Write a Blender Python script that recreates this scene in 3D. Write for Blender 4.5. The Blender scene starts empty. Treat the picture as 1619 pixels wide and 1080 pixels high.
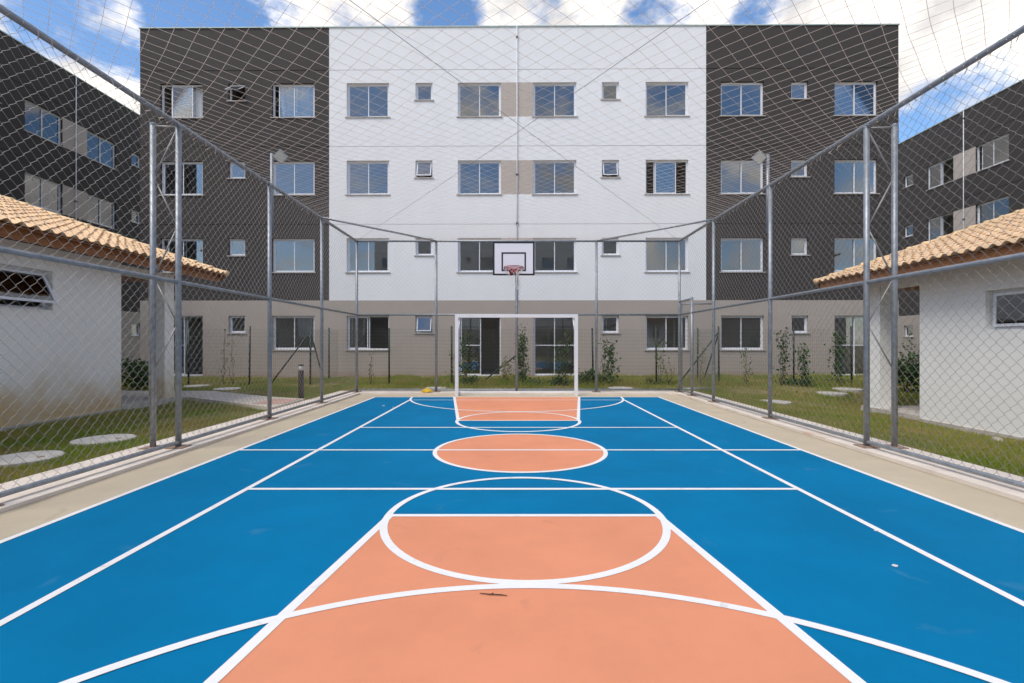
import bpy, bmesh, math, random
import numpy as np
from mathutils import Vector, Matrix
random.seed(7); np.random.seed(7)
R = math.radians
scene = bpy.context.scene
C = scene.collection

# ------------------------------------------------------------------ camera, sky, sun, exposure
CH = 1.27
cam_d = bpy.data.cameras.new('camera'); cam = bpy.data.objects.new('camera', cam_d); C.objects.link(cam)
cam.location = (0, 0, CH); cam.rotation_euler = (R(90), 0, 0)
cam_d.sensor_width = 36; cam_d.lens = 36*765/1619
cam_d.shift_x = -2.1/1619; cam_d.shift_y = 3.0/1619
cam_d.clip_start = 0.05; cam_d.clip_end = 2000
scene.camera = cam
cy = scene.cycles; cy.adaptive_threshold = .02; cy.max_bounces = 6; cy.diffuse_bounces = 3; cy.glossy_bounces = 3; cy.transmission_bounces = 3; cy.transparent_max_bounces = 8

SUN_EL, SUN_AZ = 54, 226          # azimuth clockwise from +Y seen from above: behind the camera, a little to the left
world = bpy.data.worlds.new('World'); scene.world = world; world.use_nodes = True
nt = world.node_tree; nt.nodes.clear()
def N(t, **k):
    n = nt.nodes.new(t)
    for a, b in k.items(): setattr(n, a, b)
    return n
sky = N('ShaderNodeTexSky', sky_type='NISHITA', sun_disc=False)
sky.sun_elevation = R(SUN_EL); sky.sun_rotation = R(SUN_AZ)
sky.air_density = 1.0; sky.dust_density = 0.5; sky.ozone_density = 2.5
tc = N('ShaderNodeTexCoord')
nz = N('ShaderNodeTexNoise'); nz.inputs['Scale'].default_value = 7.5; nz.inputs['Detail'].default_value = 9; nz.inputs['Roughness'].default_value = 0.60
mp = N('ShaderNodeMapping'); mp.inputs['Scale'].default_value = (1, 1, 1.7); mp.inputs['Location'].default_value = (3.1, 1.7, 0.4)
nt.links.new(tc.outputs['Generated'], mp.inputs[0]); nt.links.new(mp.outputs[0], nz.inputs['Vector'])
acc = nz.outputs['Fac']
# cloud banks: direction (as seen on the sky), half width in degrees, weight
def dirpx(px, py):
    return Vector(((px-811.6)/765, 1, (543-py)/765)).normalized()
for px, py, rad, w in [(140, 130, 9, .42), (420, -25, 6, .12), (590, 5, 6, .15), (890, 0, 9, .18), (1140, 0, 6, .14), (1330, 40, 9, .16), (1560, 60, 13, .3),
                       (1490, 200, 5, -.42), (705, 20, 3.2, -.22), (1215, 25, 3.2, -.3), (190, 5, 6.5, -.40), (1035, 40, 3, -.16), (-150, 60, 9, -.2), (330, 30, 4, -.2)]:
    vm = N('ShaderNodeVectorMath', operation='DOT_PRODUCT'); vm.inputs[1].default_value = dirpx(px, py)
    nt.links.new(tc.outputs['Generated'], vm.inputs[0])
    mr = N('ShaderNodeMapRange', interpolation_type='SMOOTHSTEP')
    mr.inputs['From Min'].default_value = math.cos(R(rad*1.5)); mr.inputs['From Max'].default_value = math.cos(R(rad*.25))
    mr.inputs['To Min'].default_value = 0; mr.inputs['To Max'].default_value = w
    nt.links.new(vm.outputs['Value'], mr.inputs['Value'])
    ad = N('ShaderNodeMath', operation='ADD'); nt.links.new(acc, ad.inputs[0]); nt.links.new(mr.outputs[0], ad.inputs[1]); acc = ad.outputs[0]
cr = N('ShaderNodeMapRange', interpolation_type='SMOOTHSTEP'); cr.inputs['From Min'].default_value = .43; cr.inputs['From Max'].default_value = .66
nt.links.new(acc, cr.inputs['Value'])
nz2 = N('ShaderNodeTexNoise'); nz2.inputs['Scale'].default_value = 9; nz2.inputs['Detail'].default_value = 6
nt.links.new(tc.outputs['Generated'], nz2.inputs['Vector'])
ccol = N('ShaderNodeMix', data_type='RGBA'); ccol.inputs['A'].default_value = (3.1, 3.0, 2.95, 1); ccol.inputs['B'].default_value = (5.8, 5.45, 5.0, 1)
cs = N('ShaderNodeMapRange'); cs.inputs['From Min'].default_value = .40; cs.inputs['From Max'].default_value = .64
nt.links.new(nz2.outputs['Fac'], cs.inputs['Value']); nt.links.new(cs.outputs[0], ccol.inputs['Factor'])
hs = N('ShaderNodeHueSaturation'); hs.inputs['Saturation'].default_value = 1.12; hs.inputs['Value'].default_value = .80
nt.links.new(sky.outputs[0], hs.inputs['Color'])
mixc = N('ShaderNodeMix', data_type='RGBA')
nt.links.new(cr.outputs[0], mixc.inputs['Factor']); nt.links.new(hs.outputs[0], mixc.inputs['A']); nt.links.new(ccol.outputs['Result'], mixc.inputs['B'])
bg = N('ShaderNodeBackground'); bg.inputs['Strength'].default_value = 0.15
wo = N('ShaderNodeOutputWorld')
nt.links.new(mixc.outputs['Result'], bg.inputs['Color']); nt.links.new(bg.outputs[0], wo.inputs['Surface'])

sd = bpy.data.lights.new('sun', 'SUN'); sun = bpy.data.objects.new('sun', sd); C.objects.link(sun)
sd.energy = 1.4; sd.angle = R(32); sd.color = (1.0, .93, .82)
sv = Vector((math.sin(R(SUN_AZ))*math.cos(R(SUN_EL)), math.cos(R(SUN_AZ))*math.cos(R(SUN_EL)), math.sin(R(SUN_EL))))
sun.rotation_euler = sv.to_track_quat('Z', 'Y').to_euler(); sun.location = (0, 0, 30)
scene.view_settings.view_transform = 'Standard'; scene.view_settings.look = 'None'
scene.view_settings.gamma = 1; scene.view_settings.exposure = 0.88; scene.view_settings.use_curve_mapping = False

# ------------------------------------------------------------------ materials
def mat(name, col, rough=.8, var=.0, vscale=3., bump=0., bscale=60., metal=0., spec=.5, col2=None, rnd=0., dirt_and_band=None, stretch=None, spots=None):
    m = bpy.data.materials.new(name); m.use_nodes = True
    t = m.node_tree; b = t.nodes['Principled BSDF']
    b.inputs['Roughness'].default_value = rough; b.inputs['Metallic'].default_value = metal; b.inputs['Specular IOR Level'].default_value = spec
    c = (*col, 1); b.inputs['Base Color'].default_value = c
    tcn = t.nodes.new('ShaderNodeTexCoord'); out = None
    vec = tcn.outputs['Object']
    if stretch:
        mm = t.nodes.new('ShaderNodeMapping'); mm.inputs['Scale'].default_value = stretch; t.links.new(vec, mm.inputs[0]); vec = mm.outputs[0]
    if var or col2:
        n = t.nodes.new('ShaderNodeTexNoise'); n.inputs['Scale'].default_value = vscale; n.inputs['Detail'].default_value = 7; n.inputs['Roughness'].default_value = .62
        t.links.new(vec, n.inputs['Vector'])
        mr = t.nodes.new('ShaderNodeMapRange'); mr.inputs['From Min'].default_value = .32; mr.inputs['From Max'].default_value = .68
        t.links.new(n.outputs['Fac'], mr.inputs['Value'])
        mx = t.nodes.new('ShaderNodeMix'); mx.data_type = 'RGBA'
        a = col2 if col2 else tuple(x*(1-var) for x in col); d = col if col2 else tuple(min(1, x*(1+var)) for x in col)
        mx.inputs['A'].default_value = (*a, 1); mx.inputs['B'].default_value = (*d, 1)
        t.links.new(mr.outputs[0], mx.inputs['Factor']); out = mx.outputs['Result']
    if spots:      # (colour, noise scale, threshold, softness, strength): scuffs and stains with a shape of their own
        sc_, ss, th, sf, st = spots
        n = t.nodes.new('ShaderNodeTexNoise'); n.inputs['Scale'].default_value = ss; n.inputs['Detail'].default_value = 5; n.inputs['Distortion'].default_value = .6
        t.links.new(tcn.outputs['Object'], n.inputs['Vector'])
        mr = t.nodes.new('ShaderNodeMapRange'); mr.inputs['From Min'].default_value = th; mr.inputs['From Max'].default_value = th+sf; mr.inputs['To Max'].default_value = st
        t.links.new(n.outputs['Fac'], mr.inputs['Value'])
        mx = t.nodes.new('ShaderNodeMix'); mx.data_type = 'RGBA'
        if out: t.links.new(out, mx.inputs['A'])
        else: mx.inputs['A'].default_value = c
        mx.inputs['B'].default_value = (*sc_, 1); t.links.new(mr.outputs[0], mx.inputs['Factor']); out = mx.outputs['Result']
    if dirt_and_band:       # (colour, z0, z1, strength): splash-back soil at the foot of a wall, ragged edge
        dc, z0, z1, st = dirt_and_band
        sp = t.nodes.new('ShaderNodeSeparateXYZ'); t.links.new(tcn.outputs['Object'], sp.inputs[0])
        n = t.nodes.new('ShaderNodeTexNoise'); n.inputs['Scale'].default_value = 1.6; n.inputs['Detail'].default_value = 6
        t.links.new(tcn.outputs['Object'], n.inputs['Vector'])
        ma = t.nodes.new('ShaderNodeMath'); ma.operation = 'MULTIPLY_ADD'; ma.inputs[1].default_value = -(z1-z0)*1.6; t.links.new(n.outputs['Fac'], ma.inputs[0]); t.links.new(sp.outputs['Z'], ma.inputs[2])
        mr = t.nodes.new('ShaderNodeMapRange'); mr.interpolation_type = 'SMOOTHSTEP'; mr.inputs['From Min'].default_value = z1-(z1-z0)*.8; mr.inputs['From Max'].default_value = z0-(z1-z0)*.8
        mr.inputs['To Min'].default_value = 0; mr.inputs['To Max'].default_value = st
        t.links.new(ma.outputs[0], mr.inputs['Value'])
        mx = t.nodes.new('ShaderNodeMix'); mx.data_type = 'RGBA'
        if out: t.links.new(out, mx.inputs['A'])
        else: mx.inputs['A'].default_value = c
        mx.inputs['B'].default_value = (*dc, 1); t.links.new(mr.outputs[0], mx.inputs['Factor']); out = mx.outputs['Result']
    if rnd:
        oi = t.nodes.new('ShaderNodeObjectInfo'); hv = t.nodes.new('ShaderNodeHueSaturation')
        mr = t.nodes.new('ShaderNodeMapRange'); mr.inputs['To Min'].default_value = 1-rnd; mr.inputs['To Max'].default_value = 1+rnd*.6
        t.links.new(oi.outputs['Random'], mr.inputs['Value']); t.links.new(mr.outputs[0], hv.inputs['Value'])
        if out: t.links.new(out, hv.inputs['Color'])
        else: hv.inputs['Color'].default_value = c
        out = hv.outputs['Color']
    if out: t.links.new(out, b.inputs['Base Color'])
    if bump:
        n = t.nodes.new('ShaderNodeTexNoise'); n.inputs['Scale'].default_value = bscale; n.inputs['Detail'].default_value = 4
        t.links.new(vec, n.inputs['Vector'])
        bp = t.nodes.new('ShaderNodeBump'); bp.inputs['Strength'].default_value = bump; bp.inputs['Distance'].default_value = .02
        t.links.new(n.outputs['Fac'], bp.inputs['Height']); t.links.new(bp.outputs[0], b.inputs['Normal'])
    return m
def glass_mat():
    m = bpy.data.materials.new('window_glass'); m.use_nodes = True; t = m.node_tree; t.nodes.clear()
    o = t.nodes.new('ShaderNodeOutputMaterial'); g = t.nodes.new('ShaderNodeBsdfGlossy'); g.inputs['Roughness'].default_value = .01; g.inputs['Color'].default_value = (.95, .97, 1, 1)
    tr = t.nodes.new('ShaderNodeBsdfTransparent'); tr.inputs['Color'].default_value = (.86, .88, .87, 1)
    f = t.nodes.new('ShaderNodeFresnel'); f.inputs['IOR'].default_value = 1.52
    ma = t.nodes.new('ShaderNodeMath'); ma.operation = 'MULTIPLY_ADD'; ma.inputs[1].default_value = 1.5; ma.inputs[2].default_value = .05; ma.use_clamp = True
    mx = t.nodes.new('ShaderNodeMixShader'); t.links.new(f.outputs[0], ma.inputs[0]); t.links.new(ma.outputs[0], mx.inputs[0])
    t.links.new(tr.outputs[0], mx.inputs[1]); t.links.new(g.outputs[0], mx.inputs[2]); t.links.new(mx.outputs[0], o.inputs['Surface'])
    return m
def leaf_mat(name, a, b, scale=8, trans=.3):
    m = mat(name, a, .55, col2=b, vscale=scale, spec=.3)
    t = m.node_tree; p = t.nodes['Principled BSDF']; o = [n for n in t.nodes if n.type == 'OUTPUT_MATERIAL'][0]
    tl = t.nodes.new('ShaderNodeBsdfTranslucent'); mx = t.nodes.new('ShaderNodeMixShader'); mx.inputs[0].default_value = trans
    src = p.inputs['Base Color'].links[0].from_socket; t.links.new(src, tl.inputs['Color'])
    t.links.new(p.outputs[0], mx.inputs[1]); t.links.new(tl.outputs[0], mx.inputs[2]); t.links.new(mx.outputs[0], o.inputs['Surface'])
    return m
M = dict(
    blue=mat('blue_court_paint', (.0, .170, .355), .75, var=.10, vscale=1.0, bump=.12, bscale=260, spec=.08, spots=((.13, .28, .44), 2.6, .65, .12, .28)),
    salmon=mat('salmon_court_paint', (.75, .295, .165), .75, var=.07, vscale=1.0, bump=.12, bscale=260, spec=.08, spots=((.50, .215, .14), 3.4, .65, .06, .28)),
    line=mat('white_line_paint', (.86, .85, .82), .6, var=.03, vscale=5, bump=.1, bscale=260, spots=((.5, .47, .44), 7, .62, .08, .4)),
    margin=mat('beige_court_concrete', (.545, .455, .325), .85, var=.07, vscale=1.6, bump=.15, bscale=180, spots=((.36, .28, .19), 3.1, .64, .10, .5)),
    kerb=mat('pale_concrete', (.76, .67, .58), .9, var=.12, vscale=2.2, bump=.3, bscale=120, spots=((.62, .42, .27), 1.9, .57, .14, .55)),
    white=mat('white_wall_paint', (.795, .79, .79), .85, var=.022, vscale=.8, stretch=(2, 2, .45), bump=.22, bscale=90, spec=.3),
    dark=mat('dark_wall_paint', (.055, .047, .043), .8, var=.07, vscale=.8, bump=.22, bscale=90, spec=.3),
    beige=mat('beige_wall_paint', (.40, .345, .30), .85, var=.04, vscale=.8, bump=.22, bscale=90, spec=.3, dirt_and_band=((.33, .21, .15), -.05, .35, .75)),
    panel=mat('taupe_panel_paint', (.47, .405, .355), .85, var=.03, vscale=1, bump=.2, bscale=90, spec=.3),
    coping=mat('roof_flashing', (.42, .52, .50), .45, var=.1),
    kiosk=mat('kiosk_plaster', (.85, .83, .79), .88, var=.03, vscale=1.1, bump=.3, bscale=70, spec=.25, dirt_and_band=((.60, .42, .20), -.05, .95, .9)),
    kioskr=mat('kiosk_plaster_clean', (.85, .84, .81), .88, var=.03, vscale=1.1, bump=.3, bscale=70, spec=.25, dirt_and_band=((.55, .44, .3), -.1, .12, .6)),
    plinth=mat('rough_concrete', (.50, .46, .41), .95, var=.2, vscale=4, bump=.6, bscale=40),
    frame=mat('white_aluminium', (.74, .75, .78), .4, spec=.5),
    sill=mat('stone_sill', (.42, .38, .34), .7, var=.15, vscale=12),
    room=mat('room_plaster', (.74, .72, .66), .9),
    glass=glass_mat(),
    galv=mat('galvanised_steel', (.36, .38, .40), .48, col2=(.24, .26, .28), vscale=14, metal=.55, bump=.05, bscale=80),
    wire=mat('galvanised_wire', (.34, .325, .31), .5, metal=.35, var=.1, vscale=3),
    netm=leaf_mat('nylon_net', (.90, .82, .76), (.86, .77, .70), 3, .5),
    cable=mat('steel_cable', (.33, .33, .34), .5, metal=.4),
    rust=mat('rusty_steel', (.27, .15, .09), .85, col2=(.38, .30, .25), vscale=30),
    goal=mat('white_enamel', (.80, .80, .80), .35, var=.03, vscale=6),
    black=mat('black_paint', (.018, .017, .02), .5),
    board=mat('backboard_white', (.80, .79, .84), .4),
    red=mat('red_enamel', (.30, .010, .016), .4),
    cord=mat('white_cord', (.75, .73, .70), .8),
    lamp=mat('floodlight_glass', (.62, .60, .52), .3),
    tile=mat('clay_roof_tile', (.85, .61, .37), .8, col2=(.70, .44, .24), vscale=7, bump=.2, bscale=60, rnd=.16),
    cap=mat('clay_cap_tile', (.78, .55, .31), .8, var=.15, vscale=6, rnd=.12),
    wood=mat('varnished_wood', (.38, .155, .045), .5, col2=(.24, .085, .022), vscale=6, stretch=(6, .5, 6)),
    soil=mat('garden_soil', (.15, .15, .04), 1, col2=(.27, .18, .10), vscale=1.1, bump=.6, bscale=30),
    grass=leaf_mat('lawn_grass', (.235, .335, .035), (.44, .36, .12), 1.1, .4),
    leafd=leaf_mat('dark_leaves', (.035, .085, .022), (.065, .13, .03), 9),
    leafl=leaf_mat('light_leaves', (.10, .17, .04), (.17, .21, .06), 9),
    leafy=leaf_mat('dry_leaves', (.20, .19, .06), (.12, .15, .04), 9),
    stem=mat('plant_stem', (.11, .08, .045), .9),
    flower=mat('pale_pink_petals', (.75, .55, .58), .7),
    green=mat('dark_green_coating', (.006, .022, .016), .5),
    gwire=mat('green_wire', (.10, .115, .095), .6),
    disc=mat('concrete_cover', (.52, .49, .44), .9, var=.12, vscale=9, bump=.3, bscale=90),
    path=mat('path_concrete', (.62, .55, .46), .9, var=.1, vscale=3, bump=.3, bscale=90),
    pink=mat('pink_paver', (.58, .36, .29), .9, var=.12, vscale=9),
    brown=mat('brown_bollard_paint', (.05, .036, .035), .55),
    yellow=mat('yellow_plastic', (.75, .47, .02), .5),
    tape=mat('yellow_green_paint', (.62, .62, .10), .5),
    curtain=mat('sheer_curtain', (.70, .72, .74), .9),
    twig=mat('twig_bark', (.07, .045, .03), .9),
    rock=mat('pale_stone', (.42, .37, .31), .95, var=.3, vscale=14, bump=.6, bscale=30),
    pipe=mat('white_pvc', (.70, .70, .72), .5),
)

# ------------------------------------------------------------------ mesh helpers
ORG = {}
def mesh_obj(name, me, m, parent=None, loc=None):
    o = bpy.data.objects.new(name, me); C.objects.link(o)
    if m is not None and not me.materials: me.materials.append(m)
    if parent: o.parent = parent
    if loc is not None: o.location = loc
    return o
def tag(o, label=None, cat=None, group=None, kind=None):
    if label: o['label'] = label
    if cat: o['category'] = cat
    if group: o['group'] = group
    if kind: o['kind'] = kind
    return o
def root(name, loc, rz=0, **k):
    o = bpy.data.objects.new(name, None); C.objects.link(o); o.location = loc; o.rotation_euler = (0, 0, rz); o.empty_display_size = .2
    ORG[o] = Vector(loc) if rz == 0 else Vector((0, 0, 0))
    return tag(o, **k)
class MB:
    def __init__(s): s.v = []; s.f = []
    def face(s, *p):
        n = len(s.v); s.v += [tuple(q) for q in p]; s.f.append(tuple(range(n, n+len(p)))); return s
    def box(s, x0, x1, y0, y1, z0, z1):
        n = len(s.v)
        s.v += [(x0,y0,z0),(x1,y0,z0),(x1,y1,z0),(x0,y1,z0),(x0,y0,z1),(x1,y0,z1),(x1,y1,z1),(x0,y1,z1)]
        s.f += [tuple(n+i for i in q) for q in ((0,3,2,1),(4,5,6,7),(0,1,5,4),(1,2,6,5),(2,3,7,6),(3,0,4,7))]; return s
    def bar(s, p0, p1, w, h=None, up=(0, 0, 1)):          # rectangular bar
        p0, p1 = Vector(p0), Vector(p1); d = (p1-p0).normalized(); h = h or w; u = Vector(up)
        if abs(d.dot(u)) > .95: u = Vector((0, 1, 0))
        a = d.cross(u).normalized()*w/2; b = a.cross(d).normalized()*h/2; n = len(s.v)
        for p in (p0, p1):
            for q in (-a-b, a-b, a+b, -a+b): s.v.append(tuple(p+q))
        s.f += [tuple(n+i for i in q) for q in ((0,3,2,1),(4,5,6,7),(0,1,5,4),(1,2,6,5),(2,3,7,6),(3,0,4,7))]; return s
    def tube(s, pts, r, n=10, cap=True):
        pts = [Vector(p) for p in pts]; rr = r if isinstance(r, (list, tuple)) else [r]*len(pts); b0 = len(s.v); prev = None
        for i, p in enumerate(pts):
            d = (pts[min(i+1, len(pts)-1)]-pts[max(i-1, 0)]).normalized()
            u = prev if prev is not None else (Vector((0, 0, 1)) if abs(d.z) < .9 else Vector((1, 0, 0)))
            a = (u-d*u.dot(d)).normalized(); b = d.cross(a); prev = a
            for k in range(n):
                t = 2*math.pi*k/n; s.v.append(tuple(p+(a*math.cos(t)+b*math.sin(t))*rr[i]))
        for i in range(len(pts)-1):
            for k in range(n):
                s.f.append((b0+i*n+k, b0+i*n+(k+1) % n, b0+(i+1)*n+(k+1) % n, b0+(i+1)*n+k))
        if cap:
            s.f.append(tuple(b0+k for k in range(n))[::-1]); s.f.append(tuple(b0+(len(pts)-1)*n+k for k in range(n)))
        return s
    def lathe(s, prof, c, n=24):
        b0 = len(s.v)
        for r, z in prof:
            for k in range(n):
                t = 2*math.pi*k/n; s.v.append((c[0]+r*math.cos(t), c[1]+r*math.sin(t), c[2]+z))
        for i in range(len(prof)-1):
            for k in range(n): s.f.append((b0+i*n+k, b0+i*n+(k+1) % n, b0+(i+1)*n+(k+1) % n, b0+(i+1)*n+k))
        s.f.append(tuple(b0+k for k in range(n))[::-1]); s.f.append(tuple(b0+(len(prof)-1)*n+k for k in range(n)))
        return s
    def prism(s, poly, z0, z1):
        b0 = len(s.v); n = len(poly)
        s.v += [(x, y, z0) for x, y in poly]+[(x, y, z1) for x, y in poly]
        s.f.append(tuple(range(b0, b0+n))[::-1]); s.f.append(tuple(range(b0+n, b0+2*n)))
        for i in range(n): s.f.append((b0+i, b0+(i+1) % n, b0+n+(i+1) % n, b0+n+i))
        return s
    def mesh(s, name, off=None, smooth=False):
        me = bpy.data.meshes.new(name); v = s.v
        if off is not None: v = [(a-off[0], b-off[1], c-off[2]) for a, b, c in v]
        me.from_pydata(v, [], s.f); me.update()
        if name == 'pane':
            bm = bmesh.new(); bm.from_mesh(me); bmesh.ops.recalc_face_normals(bm, faces=bm.faces[:]); bm.to_mesh(me); bm.free()
        if smooth: me.polygons.foreach_set('use_smooth', [True]*len(me.polygons))
        return me
    def build(s, name, m, parent=None, smooth=False, loc=None):
        p = parent
        while p is not None and p not in ORG: p = p.parent
        return mesh_obj(name, s.mesh(name, ORG.get(p) if p is not None else None, smooth), m, parent, loc)
def np_mesh(name, V, F):      # V (n,3), F (m,k)
    me = bpy.data.meshes.new(name); k = F.shape[1]
    me.vertices.add(len(V)); me.vertices.foreach_set('co', np.ascontiguousarray(V, dtype=np.float32).ravel())
    me.loops.add(F.size); me.loops.foreach_set('vertex_index', np.ascontiguousarray(F, dtype=np.int32).ravel())
    me.polygons.add(len(F)); me.polygons.foreach_set('loop_start', np.arange(0, F.size, k, dtype=np.int32))
    me.update(calc_edges=True); return me
def polytubes(P, r, n=3, ref=(0.31, .77, .55)):   # P (M,N,3) polylines -> V, F of thin tubes
    Mn, Nn, _ = P.shape
    T = np.empty_like(P); T[:, 1:-1] = P[:, 2:]-P[:, :-2]; T[:, 0] = P[:, 1]-P[:, 0]; T[:, -1] = P[:, -1]-P[:, -2]
    T /= np.linalg.norm(T, axis=2, keepdims=True)+1e-9
    A = np.cross(T, np.array(ref)); A /= np.linalg.norm(A, axis=2, keepdims=True)+1e-9; B = np.cross(T, A)
    V = np.stack([P+r*(A*math.cos(2*math.pi*k/n)+B*math.sin(2*math.pi*k/n)) for k in range(n)], axis=2)
    idx = np.arange(Mn*Nn*n).reshape(Mn, Nn, n); F = []
    for k in range(n):
        a = idx[:, :-1, k]; b = idx[:, :-1, (k+1) % n]; c = idx[:, 1:, (k+1) % n]; d = idx[:, 1:, k]
        F.append(np.stack([a, b, c, d], -1).reshape(-1, 4))
    return V.reshape(-1, 3), np.concatenate(F)

# ------------------------------------------------------------------ ground
FXL, FXR, FYB, FYN = -3.98, 4.22, 12.3, -.75     # fence lines
KXL, KXR, KYB = -4.51, 4.71, 12.62               # outer kerb edge
KIL, KIR, KIB = -3.83, 4.07, 12.05               # inner kerb edge
def sst(a, b, x):
    t = np.clip((x-a)/(b-a), 0, 1); return t*t*(3-2*t)
def gz(x, y):
    x = np.asarray(x, float); y = np.asarray(y, float)
    h = -.21*sst(4.8, 7.4, x)*(1-sst(11.2, 14.8, y)) + .09*sst(12.6, 16., y)
    return h + .012*np.sin(x*2.3+y*1.1)*np.sin(y*1.9-x*.7)
xs = np.unique(np.concatenate([[-400, -120, -50, -30], np.arange(-22, 24.1, .4), [35, 60, 120, 400], [KXL+.01, KXL+.03, KXR-.01, KXR-.03]]))
ys = np.unique(np.concatenate([[-400, -120, -60], np.arange(-30, 24.1, .5), [35, 60, 120, 400], [KYB-.01, KYB-.03, -1.5]]))
X, Y = np.meshgrid(xs, ys, indexing='ij'); Zg = gz(X, Y)
inside = (X > KXL+.02) & (X < KXR-.02) & (Y < KYB-.02) & (Y > -1.6); Zg = np.where(inside, -.3, Zg)
V = np.stack([X, Y, Zg], -1).reshape(-1, 3); nx, ny = len(xs), len(ys); I = np.arange(nx*ny).reshape(nx, ny)
F = np.stack([I[:-1, :-1], I[1:, :-1], I[1:, 1:], I[:-1, 1:]], -1).reshape(-1, 4)
tag(mesh_obj('ground', np_mesh('ground', V, F), M['soil']), kind='structure')

# ------------------------------------------------------------------ court
AX = .08; YB, YC = 11.43, 5.75; YN = 2*YC-YB
court = MB().box(KIL, KIR, -1.6, KIB, -.2, 0).build('court_slab', M['margin']); tag(court, 'beige concrete sports court slab with blue and salmon paint', kind='structure')
ORG[court] = Vector((0, 0, 0))
kb = MB().prism([(KXL, -1.6), (KIL, -1.6), (KIL, KIB), (KIR, KIB), (KIR, -1.6), (KXR, -1.6), (KXR, KYB), (KXL, KYB)], -.2, .035)
kerb = kb.build('kerb', M['kerb']); tag(kerb, 'pale concrete kerb round the court', kind='structure')
dirt_and_band = mat('kerb_edge_band', (.36, .29, .20), .95, col2=(.50, .415, .295), vscale=5, stretch=(1, .35, 1))  # darker mottled tone for the narrow strips along the inner kerb edges
for xa, xb in ((KIL, KIL+.05), (KIR-.05, KIR)):
    MB().face((xa, -1.5, .0012), (xb, -1.5, .0012), (xb, KIB, .0012), (xa, KIB, .0012)).build('kerb_edge_band', dirt_and_band, court)
def ell(cx, cy, r, a0=0, a1=360, n=96): return [(cx+r*math.cos(R(a0+(a1-a0)*i/n)), cy+r*math.sin(R(a0+(a1-a0)*i/n))) for i in range(n+1)]
XO, XI = 3.35, 2.40; KF, KB = .985, 1.50; YF = 7.94; YNF = 2*YC-YF; R1 = 1.0; RA = 2.455; YV = 10.83; YVN = 2*YC-YV; Y3 = 7.29; Y3N = 2*YC-Y3
MB().face((AX-XO, YN, .0015), (AX+XO, YN, .0015), (AX+XO, YB, .0015), (AX-XO, YB, .0015)).build('blue_paint', M['blue'], court)
for yb, yf, KB in ((YB, YF, 1.475), (YN, YNF, 1.43)):
    MB().face((AX-KB, yb, .003), (AX+KB, yb, .003), (AX+KF, yf, .003), (AX-KF, yf, .003)).build('key_paint', M['salmon'], court)
MB().face(*[(x, y, .003) for x, y in ell(AX, YC, R1)[:-1]]).build('circle_paint', M['salmon'], court)
lz = [.0046]
def strip(pts, w, closed=False):
    z = lz[0]; lz[0] += .00006; b = MB(); n = len(pts); L = []; Rr = []
    for i, p in enumerate(pts):
        a = pts[(i-1) % n if closed else max(i-1, 0)]; c = pts[(i+1) % n if closed else min(i+1, n-1)]
        d = Vector((c[0]-a[0], c[1]-a[1])).normalized(); q = Vector((-d.y, d.x))*w/2
        L.append((p[0]+q.x, p[1]+q.y, z)); Rr.append((p[0]-q.x, p[1]-q.y, z))
    for i in range(n if closed else n-1):
        j = (i+1) % n; b.face(L[i], Rr[i], Rr[j], L[j])
    b.build('court_line', M['line'], court)
W = .050
strip([(AX-XO, YN), (AX-XO, YB+W/2)], W); strip([(AX+XO, YN), (AX+XO, YB+W/2)], W)
strip([(AX-XO, YB), (AX+XO, YB)], W)
strip([(AX-XI, YVN), (AX-XI, YV)], W); strip([(AX+XI, YVN), (AX+XI, YV)], W)
strip([(AX-XI, YV), (AX+XI, YV)], .04); strip([(AX-XO, YC), (AX+XO, YC)], W)
strip([(AX-XI, Y3), (AX+XI, Y3)], W); strip([(AX-XI, Y3N), (AX+XI, Y3N)], W)
for yb, yf, s, KB in ((YB, YF, -1, 1.475), (YN, YNF, 1, 1.43)):
    for q in (-1, 1): strip([(AX+q*KB, yb), (AX+q*KF, yf)], .055)
    strip([(AX-KF, yf), (AX+KF, yf)], W)
    strip(ell(AX, yf, R1)[:-1], .052, True)
    strip(ell(AX, yb, RA, 0, 180*s, 80), .050)
strip(ell(AX, YC, R1)[:-1], .05, True)

# ------------------------------------------------------------------ chain link fences
FH, MH, BH = 3.87, 2.0, .095; PR, RR = .032, .024
Pp = .0565
def chain(u0, u1, z0, z1, fn):       # fn(u, z, n) -> xyz ; zigzag wires hooked into each other
    nu = int((u1-u0)/Pp); nk = int((z1-z0)/Pp)+1
    i = np.arange(nu)[:, None]; k = np.arange(nk)[None, :]
    par = ((i+k) % 2); u = u0+(i+par)*Pp+np.random.normal(0, .0012, (nu, nk)); z = z0+k*Pp+np.random.normal(0, .0012, (nu, nk))
    # two points per bend: the wire turns round its neighbour
    sgn = np.where(par == 1, 1, -1)
    U = np.stack([u-sgn*.004, u-sgn*.004], -1); Z = np.stack([z-.0085, z+.0085], -1); Nn = np.stack([np.full_like(u, .003), np.full_like(u, -.003)], -1)
    Z = np.clip(Z, z0, z1)
    U = U.reshape(nu, -1); Z = Z.reshape(nu, -1); Nn = Nn.reshape(nu, -1)
    Nn = Nn + .012*np.sin(U*2.9+Z*1.7)*np.sin(Z*2.3+1)
    return polytubes(fn(U, Z, Nn), .0018, 3)
def side_fn(x): return lambda U, Z, Nn: np.stack([x+Nn, U, Z], -1)
def back_fn(y): return lambda U, Z, Nn: np.stack([U, y+Nn, Z], -1)
def panel(parent, u0, u1, z0, z1, fn):
    V, F = chain(u0, u1, z0, z1, fn); o = ORG[parent]; V = V-np.array(o)
    p = mesh_obj('chain_link_panel', np_mesh('chain_link_panel', V, F), M['wire'], parent); p['kind'] = 'stuff'; return p
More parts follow.
